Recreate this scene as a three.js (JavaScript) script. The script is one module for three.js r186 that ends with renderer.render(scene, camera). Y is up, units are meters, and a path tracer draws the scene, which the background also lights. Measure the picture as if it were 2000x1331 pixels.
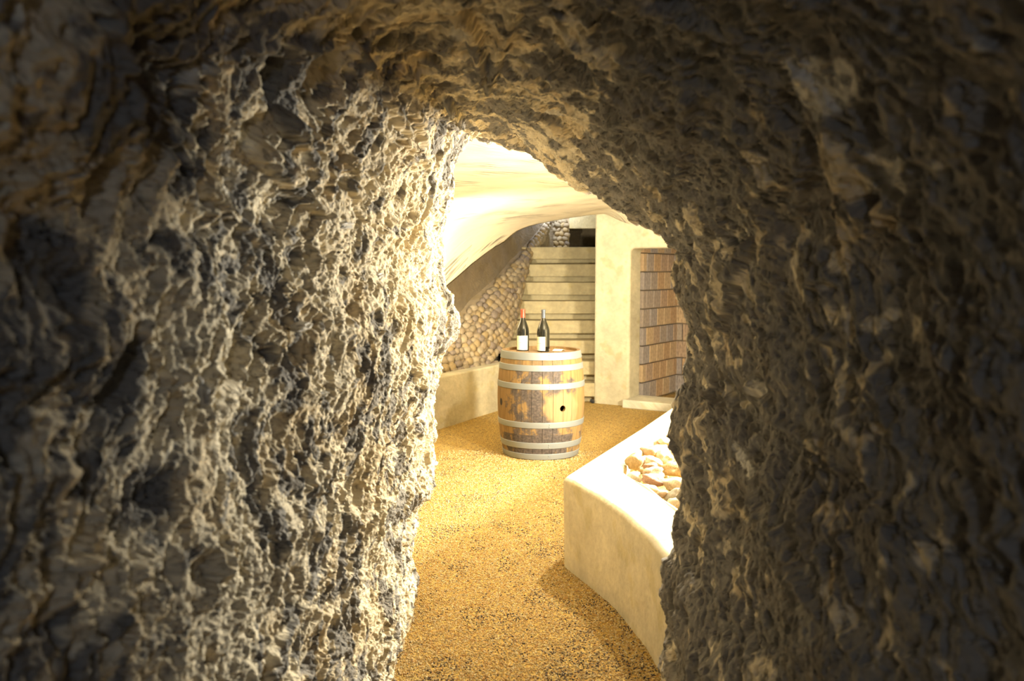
import * as THREE from 'three';
import { mergeVertices, mergeGeometries } from 'three/addons/utils/BufferGeometryUtils.js';
import { RoundedBoxGeometry } from 'three/addons/geometries/RoundedBoxGeometry.js';
import { Brush, Evaluator, SUBTRACTION } from 'three-bvh-csg';

// ---------------------------------------------------------------- camera, lamps, exposure
const scene = new THREE.Scene();
scene.background = new THREE.Color(0x000000);
const camera = new THREE.PerspectiveCamera(2 * Math.atan(665.5 / 1700) * 180 / Math.PI, 2000 / 1331, 0.05, 60);
camera.position.set(0, 1.56, 0);
camera.rotation.x = -Math.atan(135.5 / 1700);
camera.focus = 5.0;
camera.userData.fStop = 3.2;
scene.add(camera);
const renderer = new THREE.WebGLRenderer({ antialias: true });
renderer.toneMapping = THREE.LinearToneMapping;
renderer.toneMappingExposure = 1.5;
renderer.shadowMap.enabled = true;
const WARM = new THREE.Color().setRGB(1.0, 0.94, 0.79), COOL = new THREE.Color().setRGB(0.70, 0.80, 1.0);
const LAMPS = {                     // where each lamp hangs, the height it hangs from, candela
  mouth: { at: [2.00, 1.27, -5.12], top: 2.26, cd: 49 },
  planter: { at: [0.80, 2.08, -5.30], top: 2.36, cd: 14 },
  vault: { at: [-0.98, 1.36, -7.55], aim: [-0.52, 2.02, -8.75], cd: 25 },
  stair: { at: [0.60, 2.58, -12.62], top: 3.0, cd: 2.2 },
  rearFill: { at: [0.2, 1.98, 1.5], top: 2.2, cd: 1.25 },
};

// ---------------------------------------------------------------- seeded noise
let seed = 20240611;
const rnd = () => { seed = (seed + 0x6d2b79f5) | 0; let t = Math.imul(seed ^ (seed >>> 15), 1 | seed); t = (t + Math.imul(t ^ (t >>> 7), 61 | t)) ^ t; return ((t ^ (t >>> 14)) >>> 0) / 4294967296; };
const rr = (a, b) => a + (b - a) * rnd();
const PERM = new Uint8Array(512);
{ const p = [...Array(256).keys()]; for (let i = 255; i > 0; i--) { const j = Math.floor(rnd() * (i + 1)); [p[i], p[j]] = [p[j], p[i]]; } for (let i = 0; i < 512; i++) PERM[i] = p[i & 255]; }
const fade = (t) => t * t * t * (t * (t * 6 - 15) + 10), mix = (a, b, t) => a + (b - a) * t;
const clamp01 = (x) => (x < 0 ? 0 : x > 1 ? 1 : x);
const sstep = (a, b, x) => { const t = clamp01((x - a) / (b - a)); return t * t * (3 - 2 * t); };
const gdot = (h, x, y, z) => { h &= 15; const u = h < 8 ? x : y, v = h < 4 ? y : h === 12 || h === 14 ? x : z; return ((h & 1) ? -u : u) + ((h & 2) ? -v : v); };
function noise(x, y, z) {
  const fx = Math.floor(x), fy = Math.floor(y), fz = Math.floor(z), X = fx & 255, Y = fy & 255, Z = fz & 255;
  x -= fx; y -= fy; z -= fz;
  const u = fade(x), v = fade(y), w = fade(z), A = PERM[X] + Y, AA = PERM[A] + Z, AB = PERM[A + 1] + Z, B = PERM[X + 1] + Y, BA = PERM[B] + Z, BB = PERM[B + 1] + Z;
  return mix(mix(mix(gdot(PERM[AA], x, y, z), gdot(PERM[BA], x - 1, y, z), u), mix(gdot(PERM[AB], x, y - 1, z), gdot(PERM[BB], x - 1, y - 1, z), u), v),
    mix(mix(gdot(PERM[AA + 1], x, y, z - 1), gdot(PERM[BA + 1], x - 1, y, z - 1), u), mix(gdot(PERM[AB + 1], x, y - 1, z - 1), gdot(PERM[BB + 1], x - 1, y - 1, z - 1), u), v), w);
}
const fbm = (x, y, z, o) => { let s = 0, a = 0.5, f = 1; for (let i = 0; i < o; i++) { s += a * noise(x * f, y * f, z * f); a *= 0.5; f *= 2.03; } return s; };
const ridge = (x, y, z, o) => { let s = 0, a = 0.5, f = 1; for (let i = 0; i < o; i++) { s += a * (1 - 2 * Math.abs(noise(x * f, y * f, z * f))); a *= 0.5; f *= 2.07; } return s; };
const cellHash = (i, j, k, s) => PERM[(PERM[(PERM[(i + s) & 255] + j) & 255] + k) & 255];
let F1 = 0, F2 = 0, FH = 0;
function worley(x, y, z) {
  const ix = Math.floor(x), iy = Math.floor(y), iz = Math.floor(z);
  let a = 9, b = 9;
  for (let i = ix - 1; i <= ix + 1; i++) for (let j = iy - 1; j <= iy + 1; j++) for (let k = iz - 1; k <= iz + 1; k++) {
    const h = cellHash(i, j, k, 0), dx = i + h / 255 - x, dy = j + PERM[h + 37] / 255 - y, dz = k + PERM[h + 91] / 255 - z, d = dx * dx + dy * dy + dz * dz;
    if (d < a) { b = a; a = d; FH = h; } else if (d < b) b = d;
  }
  F1 = Math.sqrt(a); F2 = Math.sqrt(b);
}
function table(xs, ys) { return (x) => { if (x <= xs[0]) return ys[0]; for (let i = 1; i < xs.length; i++) if (x <= xs[i]) return mix(ys[i - 1], ys[i], (x - xs[i - 1]) / (xs[i] - xs[i - 1])); return ys[ys.length - 1]; }; }
const C = (r, g, b) => new THREE.Color().setRGB(r, g, b);

// ---------------------------------------------------------------- textures
function tex(w, h, fn, srgb = false) {
  const d = new Uint8Array(w * h * 4);
  for (let y = 0; y < h; y++) for (let x = 0; x < w; x++) {
    const c = fn(x / w, y / h), o = (y * w + x) * 4;
    if (typeof c === 'number') { d[o] = d[o + 1] = d[o + 2] = 255 * clamp01(c); } else for (let k = 0; k < 3; k++) d[o + k] = 255 * clamp01(c[k]);
    d[o + 3] = 255;
  }
  const t = new THREE.DataTexture(d, w, h);
  t.magFilter = THREE.LinearFilter; t.minFilter = THREE.LinearMipmapLinearFilter; t.generateMipmaps = true;
  t.wrapS = t.wrapT = THREE.RepeatWrapping; t.needsUpdate = true;
  if (srgb) t.colorSpace = THREE.SRGBColorSpace;
  return t;
}
const TAU = Math.PI * 2;
// seamless noise on a torus-like loop: blend of two shifted copies
function tileNoise(u, v, f, o, z = 0) {
  const wu = sstep(0.7, 1, u), wv = sstep(0.7, 1, v), n = (a, b) => fbm(a * f, b * f, z, o);
  return mix(mix(n(u, v), n(u - 1, v), wu), mix(n(u, v - 1), n(u - 1, v - 1), wu), wv);
}
const plasterColor = tex(512, 512, (u, v) => {
  const a = tileNoise(u, v, 4, 4, 3.1), b = tileNoise(u, v, 22, 3, 9.7), s = sstep(0.12, 0.3, tileNoise(u, v, 6, 4, 21.3));
  const k = 0.93 + 0.16 * a + 0.10 * b;
  return [k * (1 - 0.03 * s), k * (0.975 - 0.04 * s), k * (0.91 - 0.09 * s)];
}, true);
const plasterBump = tex(512, 512, (u, v) => 0.5 + 0.45 * tileNoise(u, v, 7, 3, 1.7) + 0.35 * tileNoise(u, v, 40, 3, 5.2));
const vaultColor = tex(1024, 1024, (u, v) => {           // long drawn trowel scratches along u
  const a = tileNoise(u, v, 3, 3, 2.2), st = fbm(u * 4, v * 110, 4.4, 3), st2 = fbm(u * 7, v * 260, 8.8, 2), m = sstep(-0.05, 0.25, fbm(u * 3, v * 7, 6.1, 3));
  const k = 0.95 + 0.12 * a - 0.42 * m * sstep(0.06, 0.34, st) - 0.30 * m * sstep(0.10, 0.4, st2);
  return [k, k * 0.955, k * 0.85];
}, true);
const vaultBump = tex(1024, 1024, (u, v) => 0.5 + 0.35 * fbm(u * 5, v * 90, 4.4, 3) + 0.3 * fbm(u * 9, v * 210, 8.8, 2) + 0.4 * tileNoise(u, v, 6, 3, 2));
// gravel: cells per tile with a colour for each grain
function gravelTex(n, colored) {
  const pts = [];
  for (let j = 0; j < n; j++) for (let i = 0; i < n; i++) { const h = PERM[(PERM[i & 255] + j * 7) & 255]; pts.push([i + PERM[h + 11] / 255, j + PERM[h + 57] / 255, PERM[h + 99] / 255, PERM[h + 150] / 255]); }
  return (u, v) => {
    const x = u * n, y = v * n, ix = Math.floor(x), iy = Math.floor(y); let a = 9, b = 9, best = null;
    for (let j = iy - 1; j <= iy + 1; j++) for (let i = ix - 1; i <= ix + 1; i++) {
      const ii = (i + n) % n, jj = (j + n) % n, p = pts[jj * n + ii], dx = p[0] - ii + i - x, dy = p[1] - jj + j - y, d = dx * dx + dy * dy;
      if (d < a) { b = a; a = d; best = p; } else if (d < b) b = d;
    }
    const edge = Math.sqrt(b) - Math.sqrt(a);
    if (!colored) return sstep(0, 0.6, edge);
    const q = best[2], t = 0.8 + 0.35 * best[3];
    const c = q < 0.07 ? [0.50, 0.38, 0.30] : q < 0.25 ? [0.86, 0.68, 0.42] : q < 0.45 ? [0.90, 0.76, 0.50] : q < 0.6 ? [0.80, 0.60, 0.30] : [0.88, 0.71, 0.42];
    return c.map((k) => k * t);
  };
}
const gravelColor = tex(1024, 1024, gravelTex(100, true), true), gravelBump = tex(1024, 1024, gravelTex(100, false));
const stoneBump = tex(256, 256, (u, v) => 0.5 + 0.5 * tileNoise(u, v, 8, 4, 7.7));
const stoneSpeck = tex(256, 256, (u, v) => { const k = 0.9 + 0.25 * tileNoise(u, v, 6, 4, 17.7); return [k, k * 0.985, k * 0.96]; }, true);

// ---------------------------------------------------------------- materials
const std = (o) => new THREE.MeshStandardMaterial({ roughness: 0.9, metalness: 0, ...o });
const M = {
  rock: std({ vertexColors: true, roughness: 0.95, bumpMap: tex(512, 512, (u, v) => 0.5 + 0.6 * tileNoise(u, v, 14, 4, 1.3) - 0.35 * sstep(0.05, 0.3, tileNoise(u, v, 34, 2, 6.6))), bumpScale: 0.012 }),
  plaster: std({ color: C(0.52, 0.48, 0.355), map: plasterColor, bumpMap: plasterBump, bumpScale: 0.006 }),
  plasterPale: std({ color: C(0.62, 0.595, 0.50), map: plasterColor, bumpMap: plasterBump, bumpScale: 0.006 }),
  vault: std({ color: C(0.58, 0.55, 0.47), map: vaultColor, bumpMap: vaultBump, bumpScale: 0.006 }),
  gravel: std({ color: C(0.66, 0.69, 0.50), map: gravelColor, bumpMap: gravelBump, bumpScale: 0.004 }),
  brown: std({ color: C(0.21, 0.165, 0.105), map: plasterColor, bumpMap: plasterBump, bumpScale: 0.02 }),
  mortar: std({ color: C(0.32, 0.25, 0.16), map: plasterColor, bumpMap: plasterBump, bumpScale: 0.01 }),
  step: std({ color: C(0.48, 0.41, 0.25), map: plasterColor, bumpMap: plasterBump, bumpScale: 0.008 }),
  hoop: std({ color: C(0.25, 0.265, 0.25), roughness: 0.5, metalness: 0.35, bumpMap: stoneBump, bumpScale: 0.0008 }),
  dark: std({ color: C(0.012, 0.011, 0.010) }),
  blackMetal: std({ color: C(0.03, 0.03, 0.03), roughness: 0.5, metalness: 0.6 }),
  bottle: new THREE.MeshPhysicalMaterial({ color: C(0.006, 0.007, 0.005), roughness: 0.06, clearcoat: 0.6, clearcoatRoughness: 0.03 }),
  redFoil: std({ color: C(0.85, 0.06, 0.025), roughness: 0.4 }),
  greyFoil: std({ color: C(0.09, 0.10, 0.11), roughness: 0.4, metalness: 0.2 }),
  paper: std({ color: C(0.82, 0.77, 0.60), roughness: 0.8 }),
};
const stoneTones = [[0.46, 0.33, 0.21], [0.51, 0.41, 0.28], [0.54, 0.46, 0.33], [0.42, 0.26, 0.18], [0.48, 0.36, 0.19], [0.44, 0.40, 0.33]].map((c) => std({ color: C(...c), map: stoneSpeck, bumpMap: stoneBump, bumpScale: 0.004, roughness: 0.75 }));
const oldStone = [[0.28, 0.22, 0.13], [0.33, 0.25, 0.145], [0.38, 0.30, 0.18], [0.25, 0.195, 0.14], [0.36, 0.26, 0.12]].map((c) => std({ color: C(...c), map: stoneSpeck, bumpMap: stoneBump, bumpScale: 0.004, roughness: 0.85 }));

// ---------------------------------------------------------------- helpers
const taken = {};
function numbered(n) { const k = taken[n] ?? 0; taken[n] = k + 1; return k ? n + '_' + String(k).padStart(3, '0') : n; }
function shade(m) { m.castShadow = m.receiveShadow = true; return m; }
function part(name, geo, mat, parent) { const m = shade(new THREE.Mesh(geo, mat)); m.name = name; parent.add(m); return m; }
function struct(name, geo, mat, label, category = 'wall') { const m = part(name, geo, mat, scene); m.userData = { kind: 'structure', label, category }; return m; }
function thing(name, label, category, pos = [0, 0, 0], group) { const g = new THREE.Group(); g.name = numbered(name); g.position.set(...pos); g.userData = { label, category }; if (group) g.userData.group = group; scene.add(g); return g; }
function planarUV(g, fu, fv) { const p = g.attributes.position, uv = new Float32Array(p.count * 2); for (let i = 0; i < p.count; i++) { uv[2 * i] = fu(p.getX(i), p.getY(i), p.getZ(i)); uv[2 * i + 1] = fv(p.getX(i), p.getY(i), p.getZ(i)); } g.setAttribute('uv', new THREE.BufferAttribute(uv, 2)); return g; }
function gridGeo(nu, nv, fn, flip = false) {      // fn(i, j) -> [x, y, z, u, v]
  const pos = new Float32Array(nu * nv * 3), uv = new Float32Array(nu * nv * 2), idx = new Uint32Array((nu - 1) * (nv - 1) * 6);
  for (let j = 0, k = 0; j < nv; j++) for (let i = 0; i < nu; i++, k++) { const q = fn(i, j); pos.set(q.slice(0, 3), k * 3); uv[2 * k] = q[3]; uv[2 * k + 1] = q[4]; }
  for (let j = 0, o = 0; j < nv - 1; j++) for (let i = 0; i < nu - 1; i++) { const a = j * nu + i, b = a + 1, c = a + nu, d = c + 1; idx.set(flip ? [a, c, b, b, c, d] : [a, b, c, b, d, c], o); o += 6; }
  const g = new THREE.BufferGeometry(); g.setAttribute('position', new THREE.BufferAttribute(pos, 3)); g.setAttribute('uv', new THREE.BufferAttribute(uv, 2)); g.setIndex(new THREE.BufferAttribute(idx, 1)); g.computeVertexNormals(); return g;
}
// the vault's own axes: c runs across the vault, s along it
const NX = 0.8896, NZ = 0.4568, AX = -0.4568, AZ = 0.8896;
const cs = (c, s) => [c * NX + s * AX, c * NZ + s * AZ];

// ---------------------------------------------------------------- rock tunnel
// each row: where the tunnel ends towards the cellar (x, y, z) and where the same line of rock stands beside the viewer (x, y)
const RIM = [[-0.487, -0.053, -3.96, -0.55, 0], [-0.482, 0.216, -4.0, -0.62, 0.35], [-0.478, 0.422, -4.05, -0.68, 0.6], [-0.416, 0.608, -4.1, -0.72, 0.85], [-0.395, 0.782, -4.1, -0.74, 1.0], [-0.356, 1.046, -4.15, -0.76, 1.2], [-0.324, 1.264, -4.2, -0.77, 1.4], [-0.331, 1.388, -4.2, -0.77, 1.5], [-0.367, 1.523, -4.2, -0.76, 1.6], [-0.373, 1.682, -4.2, -0.75, 1.7], [-0.333, 1.829, -4.2, -0.72, 1.8], [-0.293, 2.022, -4.2, -0.65, 1.95], [-0.231, 2.21, -4.2, -0.5, 2.1], [-0.122, 2.224, -4.2, -0.3, 2.2], [-0.024, 2.197, -4.15, -0.1, 2.23], [0.139, 2.103, -4.0, 0.15, 2.2], [0.268, 1.99, -3.85, 0.3, 2.15], [0.44, 1.859, -3.6, 0.45, 2.05], [0.536, 1.754, -3.4, 0.58, 1.9], [0.627, 1.644, -3.2, 0.68, 1.7], [0.63, 1.542, -3.15, 0.72, 1.55], [0.643, 1.396, -3.1, 0.73, 1.4], [0.656, 1.249, -3.1, 0.73, 1.25], [0.658, 1.148, -3.1, 0.73, 1.15], [0.609, 1.054, -3.05, 0.72, 1.05], [0.61, 0.889, -3.05, 0.71, 0.9], [0.617, 0.764, -3.03, 0.7, 0.75], [0.602, 0.626, -3.0, 0.69, 0.6], [0.574, 0.487, -3.0, 0.67, 0.45], [0.565, 0.347, -3.0, 0.65, 0.3], [0.554, 0.101, -3.0, 0.63, 0.1], [0.546, -0.03, -3.0, 0.62, -0.03]];
const U_LEFT = 11 / 31, U_RIGHT = 19 / 31;
function rimAt(u) {                                     // Catmull-Rom through the rows
  const n = RIM.length - 1, t = clamp01(u) * n, i = Math.min(n - 1, Math.floor(t)), f = t - i, p0 = RIM[Math.max(0, i - 1)], p1 = RIM[i], p2 = RIM[i + 1], p3 = RIM[Math.min(n, i + 2)];
  return p1.map((_, k) => 0.5 * (2 * p1[k] + (p2[k] - p0[k]) * f + (2 * p0[k] - 5 * p1[k] + 4 * p2[k] - p3[k]) * f * f + (3 * p1[k] - p0[k] - 3 * p2[k] + p3[k]) * f * f * f));
}
// rows spaced evenly along the rim's length
const uOf = (() => { const N = 2000, L = [0], us = [0]; let q = rimAt(0); for (let i = 1; i <= N; i++) { const r = rimAt(i / N); L.push(L[i - 1] + Math.hypot(r[0] - q[0], r[1] - q[1], (r[2] - q[2]) * 0.6)); us.push(i / N); q = r; } const T = L[N]; return (a) => { const x = a * T; let lo = 0, hi = N; while (hi - lo > 1) { const m = (lo + hi) >> 1; if (L[m] <= x) lo = m; else hi = m; } return mix(us[lo], us[hi], (x - L[lo]) / Math.max(1e-9, L[hi] - L[lo])); }; })();

// hollows (centre, radius, depth), raised blades (two ends, half width), pale crusts (centre, radius) as found on the rock faces
const HOLLOWS = [[-0.463, 2.009, -2.061, 0.109, 0.09], [-0.498, 1.978, -1.81, 0.064, 0.06], [-0.546, 1.838, -1.81, 0.048, 0.07], [-0.442, 1.989, -2.469, 0.046, 0.05], [-0.488, 1.843, -2.44, 0.05, 0.05], [-0.261, 2.206, -3.257, 0.031, 0.03], [-0.297, 2.159, -3.527, 0.033, 0.03], [-0.633, 1.712, -1.267, 0.037, 0.05], [-0.574, 1.884, -1.331, 0.094, 0.08], [-0.572, 1.847, -1.481, 0.061, 0.06], [-0.483, 1.693, -2.969, 0.056, 0.05], [0.17, 2.13, -2.31, 0.095, 0.07], [0.283, 2.045, -2.47, 0.087, 0.05], [-0.546, 1.361, -2.105, 0.035, 0.03], [-0.588, 1.469, -1.753, 0.041, 0.03], [-0.583, 1.381, -1.762, 0.047, 0.04], [-0.585, 1.169, -1.786, 0.058, 0.04], [-0.612, 1.636, -1.589, 0.047, 0.04], [-0.621, 1.191, -1.425, 0.05, 0.04], [-0.632, 1.4, -1.304, 0.046, 0.05], [-0.582, 0.967, -1.863, 0.038, 0.03], [0.373, 1.965, -2.693, 0.063, 0.04], [0.126, 2.153, -2.251, 0.053, 0.05], [-0.362, 2.158, -2.097, 0.074, 0.05], [-0.65, 1.539, -1.174, 0.048, 0.05], [0.553, 1.811, -2.068, 0.061, 0.03], [0.638, 1.686, -1.954, 0.069, 0.04], [0.65, 1.089, -2.266, 0.08, 0.03], [0.67, 1.096, -1.726, 0.071, 0.03], [0.65, 1.326, -3.097, 0.046, 0.02], [-0.536, 1.59, -2.411, 0.043, 0.03], [-0.508, 1.458, -2.54, 0.045, 0.03], [-0.54, 1.117, -2.263, 0.033, 0.03], [-0.613, 1.02, -1.516, 0.045, 0.04]];
const BLADES = [[-0.55, 1.82, -1.825, -0.538, 1.719, -2.304, 0.019], [-0.52, 1.898, -1.911, -0.52, 1.811, -2.182, 0.017], [-0.508, 1.893, -2.061, -0.507, 1.854, -2.19, 0.011], [-0.593, 1.767, -1.539, -0.598, 1.702, -1.675, 0.012], [-0.599, 1.72, -1.624, -0.582, 1.618, -1.918, 0.016], [-0.578, 1.915, -1.159, -0.593, 1.857, -1.217, 0.011], [-0.507, 1.982, -1.667, -0.407, 2.108, -2.075, 0.01], [-0.596, 1.805, -1.36, -0.51, 1.975, -1.667, 0.011], [-0.648, 1.125, -1.143, -0.638, 1.205, -1.256, 0.013], [-0.613, 1.376, -1.482, -0.612, 1.274, -1.497, 0.011], [-0.504, 2.0, -1.567, -0.501, 2.001, -1.61, 0.015], [-0.399, 2.077, -2.504, -0.386, 1.945, -3.32, 0.015], [-0.368, 2.105, -2.776, -0.369, 1.976, -3.427, 0.015], [-0.403, 2.11, -2.132, -0.388, 2.087, -2.605, 0.011], [-0.335, 2.038, -3.606, -0.415, 1.748, -3.563, 0.017], [-0.521, 1.852, -2.039, -0.572, 1.631, -2.032, 0.01], [-0.23, 2.212, -3.065, -0.23, 2.217, -3.936, 0.016], [-0.49, 1.868, -2.34, -0.495, 1.733, -2.733, 0.013], [-0.627, 1.47, -1.367, -0.608, 1.297, -1.527, 0.009], [-0.641, 1.034, -1.2, -0.627, 1.107, -1.368, 0.011], [0.415, 1.975, -1.902, 0.508, 1.847, -2.492, 0.013], [0.653, 1.627, -2.234, 0.658, 1.392, -2.592, 0.02], [0.646, 0.972, -1.922, 0.656, 0.896, -1.642, 0.017], [0.664, 1.06, -1.575, 0.662, 0.979, -1.48, 0.013], [0.665, 1.147, -2.799, 0.639, 0.951, -2.125, 0.014], [0.674, 1.24, -2.366, 0.69, 1.163, -1.808, 0.015], [0.584, 1.794, -1.627, 0.638, 1.686, -1.954, 0.013], [-0.611, 0.957, -1.532, -0.595, 1.066, -1.711, 0.01], [-0.581, 0.679, -1.909, -0.543, 0.748, -2.369, 0.01], [-0.126, 2.22, -2.187, -0.066, 2.212, -2.771, 0.017], [0.01, 2.196, -2.105, -0.069, 2.212, -2.915, 0.015]];
const CRUSTS = [[0.528, 1.878, -1.527, 0.067], [0.542, 1.867, -1.417, 0.042], [0.627, 1.735, -1.424, 0.054], [0.643, 1.712, -1.301, 0.042], [0.444, 1.952, -1.871, 0.029], [0.531, 1.843, -2.054, 0.042], [0.501, 1.862, -2.377, 0.031], [0.604, 1.718, -2.465, 0.046], [0.359, 2.033, -1.626, 0.013], [-0.546, 1.68, -2.283, 0.027], [-0.554, 1.783, -1.911, 0.045], [-0.525, 1.833, -2.054, 0.048], [-0.14, 2.22, -2.404, 0.042], [-0.087, 2.216, -2.6, 0.038], [0.011, 2.195, -2.182, 0.028], [0.15, 2.12, -3.088, 0.033], [-0.643, 1.699, -1.188, 0.035], [-0.639, 1.737, -1.131, 0.02], [-0.586, 1.889, -1.174, 0.011], [-0.512, 1.986, -1.56, 0.02], [-0.531, 1.765, -2.225, 0.046], [-0.593, 1.693, -1.753, 0.041], [0.679, 1.59, -1.276, 0.03], [0.64, 1.509, -2.869, 0.034], [0.655, 1.575, -2.233, 0.037], [0.675, 1.609, -1.343, 0.017], [0.163, 2.126, -2.591, 0.038]];
// patches mixed towards dark grey, most centred on hollows (centre, radius)
const DARK_PATCHES = [[-0.574, 1.884, -1.331, 0.19], [-0.48, 1.99, -1.93, 0.14], [-0.61, 1.80, -1.2, 0.11], [-0.65, 1.539, -1.174, 0.10], [0.17, 2.13, -2.31, 0.15], [-0.632, 1.4, -1.304, 0.08], [-0.621, 1.191, -1.425, 0.07]];
function bladeAt(x, y, z, wob) {
  let best = 0;
  for (const q of BLADES) {
    const ex = q[3] - q[0], ey = q[4] - q[1], ez = q[5] - q[2], px = x - q[0], py = y - q[1], pz = z - q[2], t = clamp01((px * ex + py * ey + pz * ez) / (ex * ex + ey * ey + ez * ez));
    const dx = px - t * ex, dy = py - t * ey, dz = pz - t * ez, w = q[6] * 1.5 * (1.25 - 0.6 * t), d2 = dx * dx + dy * dy + dz * dz;
    if (d2 > w * w * 3) continue;
    const k = 1 - sstep(0.35, 1.15, Math.sqrt(d2) / w + 0.5 * wob); if (k * w > best) { best = k * w; }
  }
  return best;
}
function rockHeight(x, y, z) {                          // metres proud of the mean face
  const n1 = noise(x * 7, y * 7, z * 7), n2 = noise(x * 6 + 9, y * 6, z * 6), n3 = noise(x * 6, y * 6 + 5, z * 6), n4 = noise(x * 19, y * 19 + 3, z * 19);
  const wx = x + 0.05 * n1 + 0.016 * n4, wy = y + 0.06 * n2 + 0.016 * n4, wz = z + 0.07 * n3 - 0.016 * n4;
  const a = 0.80 * wy - 0.60 * wz, b = 0.60 * wy + 0.80 * wz;      // grain drawn out along a rising diagonal
  const big = 0.10 * fbm(x * 2.3, y * 2.3, z * 2.0, 3), mid = 0.040 * ridge(wx * 5, a * 3.6, b * 6.0, 3) - 0.012, lump = 0.022 * fbm(wx * 13, wy * 13, wz * 13, 2);
  const m1 = sstep(-0.05, 0.25, fbm(x * 3.1 + 11, y * 3.1, z * 3.1, 2)), m2 = sstep(-0.25, 0.15, fbm(x * 4.3, y * 4.3 + 21, z * 4.3, 2));
  worley(wx * 10, a * 8, b * 12); const cell = sstep(0.02, 0.42, F2 - F1);
  let h = big + mid + lump - 0.022 * cell * m1;
  worley(wx * 21 + 5, a * 15, b * 27); const p2 = (1 - sstep(0.16, 0.44, F1)) * (FH > 90 ? 1 : 0.2); const coarse = sstep(-0.12, 0.15, fbm(x * 1.6 + 5, y * 1.6, z * 1.6, 2) + 0.10 * (z + 2.5)); h -= 0.046 * p2 * (0.18 + 0.82 * m2 * coarse);
  worley(wx * 46 + 2, a * 34, b * 58); const p3 = (1 - sstep(0.14, 0.44, F1)) * (FH > 70 ? 1 : 0.25); h -= (0.021 - 0.005 * coarse) * p3;
  worley(wx * 88 + 7, a * 66, b * 100); h -= 0.006 * (1 - sstep(0.12, 0.5, F1)) * (FH > 100 ? 1 : 0.3);
  h += 0.008 * ridge(wx * 30, a * 18, b * 42, 2) * m2;
  h += 0.008 * fbm(x * 70, y * 70, z * 70, 2);
  for (const q of HOLLOWS) { const dx = x - q[0], dy = y - q[1], dz = (z - q[2]) * 0.75, d2 = dx * dx + dy * dy + dz * dz, r = q[3]; if (d2 < r * r * 2.2) h -= q[4] * 0.72 * (1 - sstep(0.2, 1.15, Math.sqrt(d2) / r + 0.55 * n1 + 0.35 * n4)); }
  h += 1.15 * bladeAt(x, y, z, n4);
  return h + 0.03;
}
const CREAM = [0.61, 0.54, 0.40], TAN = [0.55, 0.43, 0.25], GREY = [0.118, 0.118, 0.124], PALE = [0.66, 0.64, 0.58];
function rockColor(x, y, z, out) {
  const n4 = noise(x * 19, y * 19 + 3, z * 19), wx = x + 0.05 * noise(x * 9, y * 9, z * 9), wy = y + 0.05 * noise(x * 9 + 7, y * 9, z * 9), wz = z + 0.05 * noise(x * 9, y * 9 + 3, z * 9);
  const a = 0.80 * wy - 0.60 * wz, b = 0.60 * wy + 0.80 * wz;
  const g = sstep(0.02, 0.10, fbm(wx * 9, a * 8, b * 13, 4) + 0.6 * fbm(wx * 2.1 + 40, y * 1.6, z * 1.6, 2) + (x > 0.25 ? 0.34 : -0.03));  // larger share of grey on the right-hand rock
  const t = sstep(0.05, 0.2, fbm(wx * 4 + 13, wy * 4, wz * 4, 4)), k = 1 + 0.35 * fbm(x * 40, y * 40, z * 40, 3);
  let pl = 0.8 * sstep(0.002, 0.006, bladeAt(x, y, z, n4));
  for (const q of CRUSTS) { const dx = x - q[0], dy = y - q[1], dz = (z - q[2]) * 0.8, d2 = dx * dx + dy * dy + dz * dz, r = q[3]; if (d2 < r * r * 2.5) pl = Math.max(pl, 0.75 * (1 - sstep(0.8, 1.0, Math.sqrt(d2) / r + 0.9 * (wx - x + wy - y) / 0.06 * 0.5 + 0.4 * n4))); }
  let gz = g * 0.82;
  for (const q of DARK_PATCHES) { const dx = x - q[0], dy = y - q[1], dz = (z - q[2]) * 0.8, d2 = dx * dx + dy * dy + dz * dz, r = q[3]; if (d2 < r * r * 3) gz = Math.max(gz, 0.84 * (1 - sstep(0.75, 0.95, Math.sqrt(d2) / r + 1.1 * fbm(wx * 9 + 3, a * 8, b * 12, 3)))); }
  for (let c = 0; c < 3; c++) { let v = mix(CREAM[c], TAN[c], t * 0.45); v = mix(v, GREY[c], gz); v = mix(v, PALE[c], pl); out[c] = Math.max(0.02, v * k); }
}
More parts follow.
